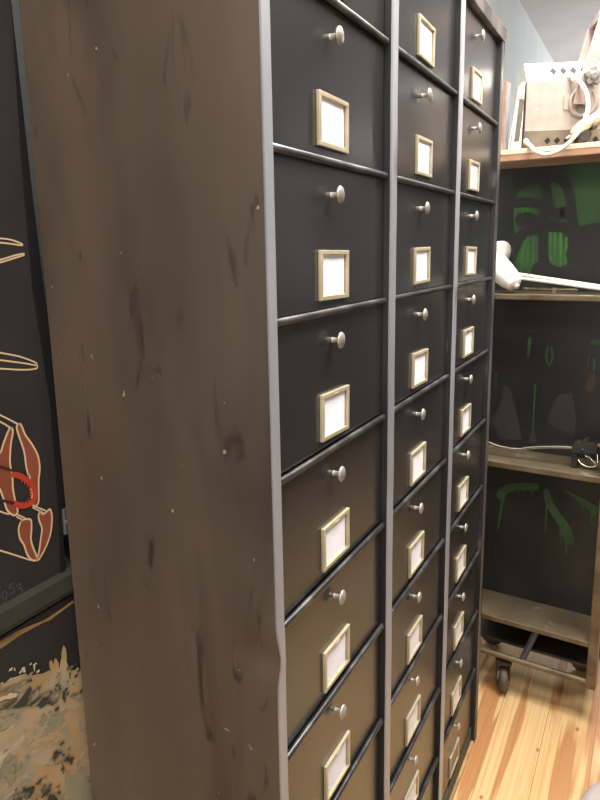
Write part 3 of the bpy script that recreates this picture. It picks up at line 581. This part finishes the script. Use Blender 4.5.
s = MB(); s.lathe((.10, -.04, .27), (0,1,0), [(0,.05),(.12,.05)], 14); s.build('joint', 'white', dl); s = MB(); s.lathe((1.5, -.02, .1), (0,1,0), [(0,.07),(.12,.07)], 14); s.build('joint', 'white', dl)

# ------------------------------------------------------------------ gooseneck clamp on the third shelf
gc = empty('gooseneck_clamp', on_trolley(1.17, .33, Z3), 'dark metal clamp with loose wires and a long gooseneck rod on the third shelf', 'clamp', TA)
s = MB(); s.tube(smooth([(-1.75, .1, .36), (-1.4, .05, .24), (-1.05, .0, .17), (-.75, .0, .165), (-.5, .0, .23), (-.1, .0, .30), (.12, .0, .32)]), .026, 10); s.build('gooseneck', 'chrome', gc)
s = MB(); s.prism([(.13, .26), (.13, .40), (.20, .46), (.26, .44), (.30, .50), (.36, .50), (.38, .45), (.46, .46), (.52, .40), (.50, .30), (.40, .28), (.22, .26)], 1, -.08, .12)
s.box(.13, .22, -.05, .06, .0, .28); s.lathe((.30, -.08, .33), (0,-1,0), [(0,.03),(.02,.03),(.03,.015)], 10); s.build('clamp_body', 'dark_metal', gc, bevel=.01)
s = MB()
s.tube(smooth([(.22, .0, .14), (.30, -.02, .07), (.42, -.02, .05), (.50, .0, .09), (.42, .02, .16), (.32, .02, .22)]), .015, 8)
s.tube(smooth([(.36, .0, .24), (.46, -.04, .15), (.52, -.02, .12), (.50, .04, .25)]), .012, 8); s.build('wire', 'chrome', gc)
s = MB()
for k in range(4): s.tube(smooth([(.50, .0+.03*k, .42), (.60, -.02+.02*k, .36-.04*k), (.66, .02, .22-.04*k), (.54+.03*k, .03, .10)]), .02, 8)
s.build('wire', 'copper', gc)

# ------------------------------------------------------------------ grey stool at the lower right
st = empty('round_stool', (2.86, -2.60, 0), 'grey padded round stool cut off by the bottom right corner', 'stool')
s = MB(); s.lathe((0,0,2.16), (0,0,1), [(0,.80),(.03,.86),(.09,.90),(.17,.90),(.22,.87),(.25,.80),(.262,.4),(.265,.02)], 64); s.build('seat', 'grey_fab', st)
s = MB(); s.lathe((0,0,.16), (0,0,1), [(0,.16),(.06,.14),(.10,.07),(1.9,.07),(1.95,.12),(2.0,.12)], 24); s.build('column', 'chrome', st)
for k in range(5):
    a = 2*math.pi*k/5+.3
    s = MB(); s.tube([(.1*math.cos(a), .1*math.sin(a), .24), (.78*math.cos(a), .78*math.sin(a), .06)], [.06, .04], 8)
    s.lathe((.78*math.cos(a), .78*math.sin(a), 0), (0,0,1), [(0,.06),(.05,.06)], 12); s.build('leg', 'dark_metal', st)

# ------------------------------------------------------------------ light
def area(name, loc, target, size, power, color, sy=None):
    l = bpy.data.lights.new(name, 'AREA'); l.energy = power; l.color = color; l.size = size
    if sy: l.shape = 'RECTANGLE'; l.size_y = sy
    o = bpy.data.objects.new(name, l); COL.objects.link(o); o.location = Vector(loc)*U
    o.rotation_euler = (Vector(target)*U-Vector(loc)*U).to_track_quat('-Z', 'Y').to_euler(); return o
area('ceiling_lamp_right', (7.62, -1.3, ZC-.3), (7.6, -1.3, 0), .5, 56, (1., .95, .88))
area('ceiling_lamp_front', (4.0, -3.2, ZC-.3), (4.0, -.8, 5), .7, 50, (1., .96, .92))
area('ceiling_lamp_left', (-4.2, -1.6, ZC-.3), (-1, 1, 5), .8, 42, (1., .93, .84))
area('fill_light', (28.8, -3.8, 9.5), (19, 1.9, 11), 2.6, 210, (1., .98, .97), 1.4)  # added fill without a known source, brightens the ceiling and back wall
area('fill_light', (-10.7, -3.6, 8), (0, -3, 9), 2.0, 40, (1., .95, .9), 1.8)  # second added fill, softly lifts the cabinet side and the left end
w = bpy.data.worlds.new('World'); bpy.context.scene.world = w; w.use_nodes = True
w.node_tree.nodes['Background'].inputs[0].default_value = (.8,.85,.9,1); w.node_tree.nodes['Background'].inputs[1].default_value = .3

# ------------------------------------------------------------------ camera
r_, u_, b_, c_ = [[0.445287, -0.895228, -0.016913], [0.195455, 0.078751, 0.977546], [-0.873794, -0.438594, 0.210044], [-3.499, -1.958, -2.576]]
cam = bpy.data.cameras.new('camera'); co = bpy.data.objects.new('camera', cam); COL.objects.link(co)
mw = Matrix(((r_[0], u_[0], b_[0], c_[0]*U), (r_[1], u_[1], b_[1], c_[1]*U), (r_[2], u_[2], b_[2], (c_[2]+10.31)*U), (0,0,0,1)))
co.matrix_world = mw
cam.sensor_fit = 'HORIZONTAL'; cam.sensor_width = 36; cam.lens = 36*697.838/600; cam.clip_start = .02
sc = bpy.context.scene; sc.camera = co
sc.view_settings.view_transform = 'Standard'; sc.view_settings.look = 'None'; sc.view_settings.gamma = 1; sc.view_settings.use_curve_mapping = False
sc.view_settings.exposure = 0.18
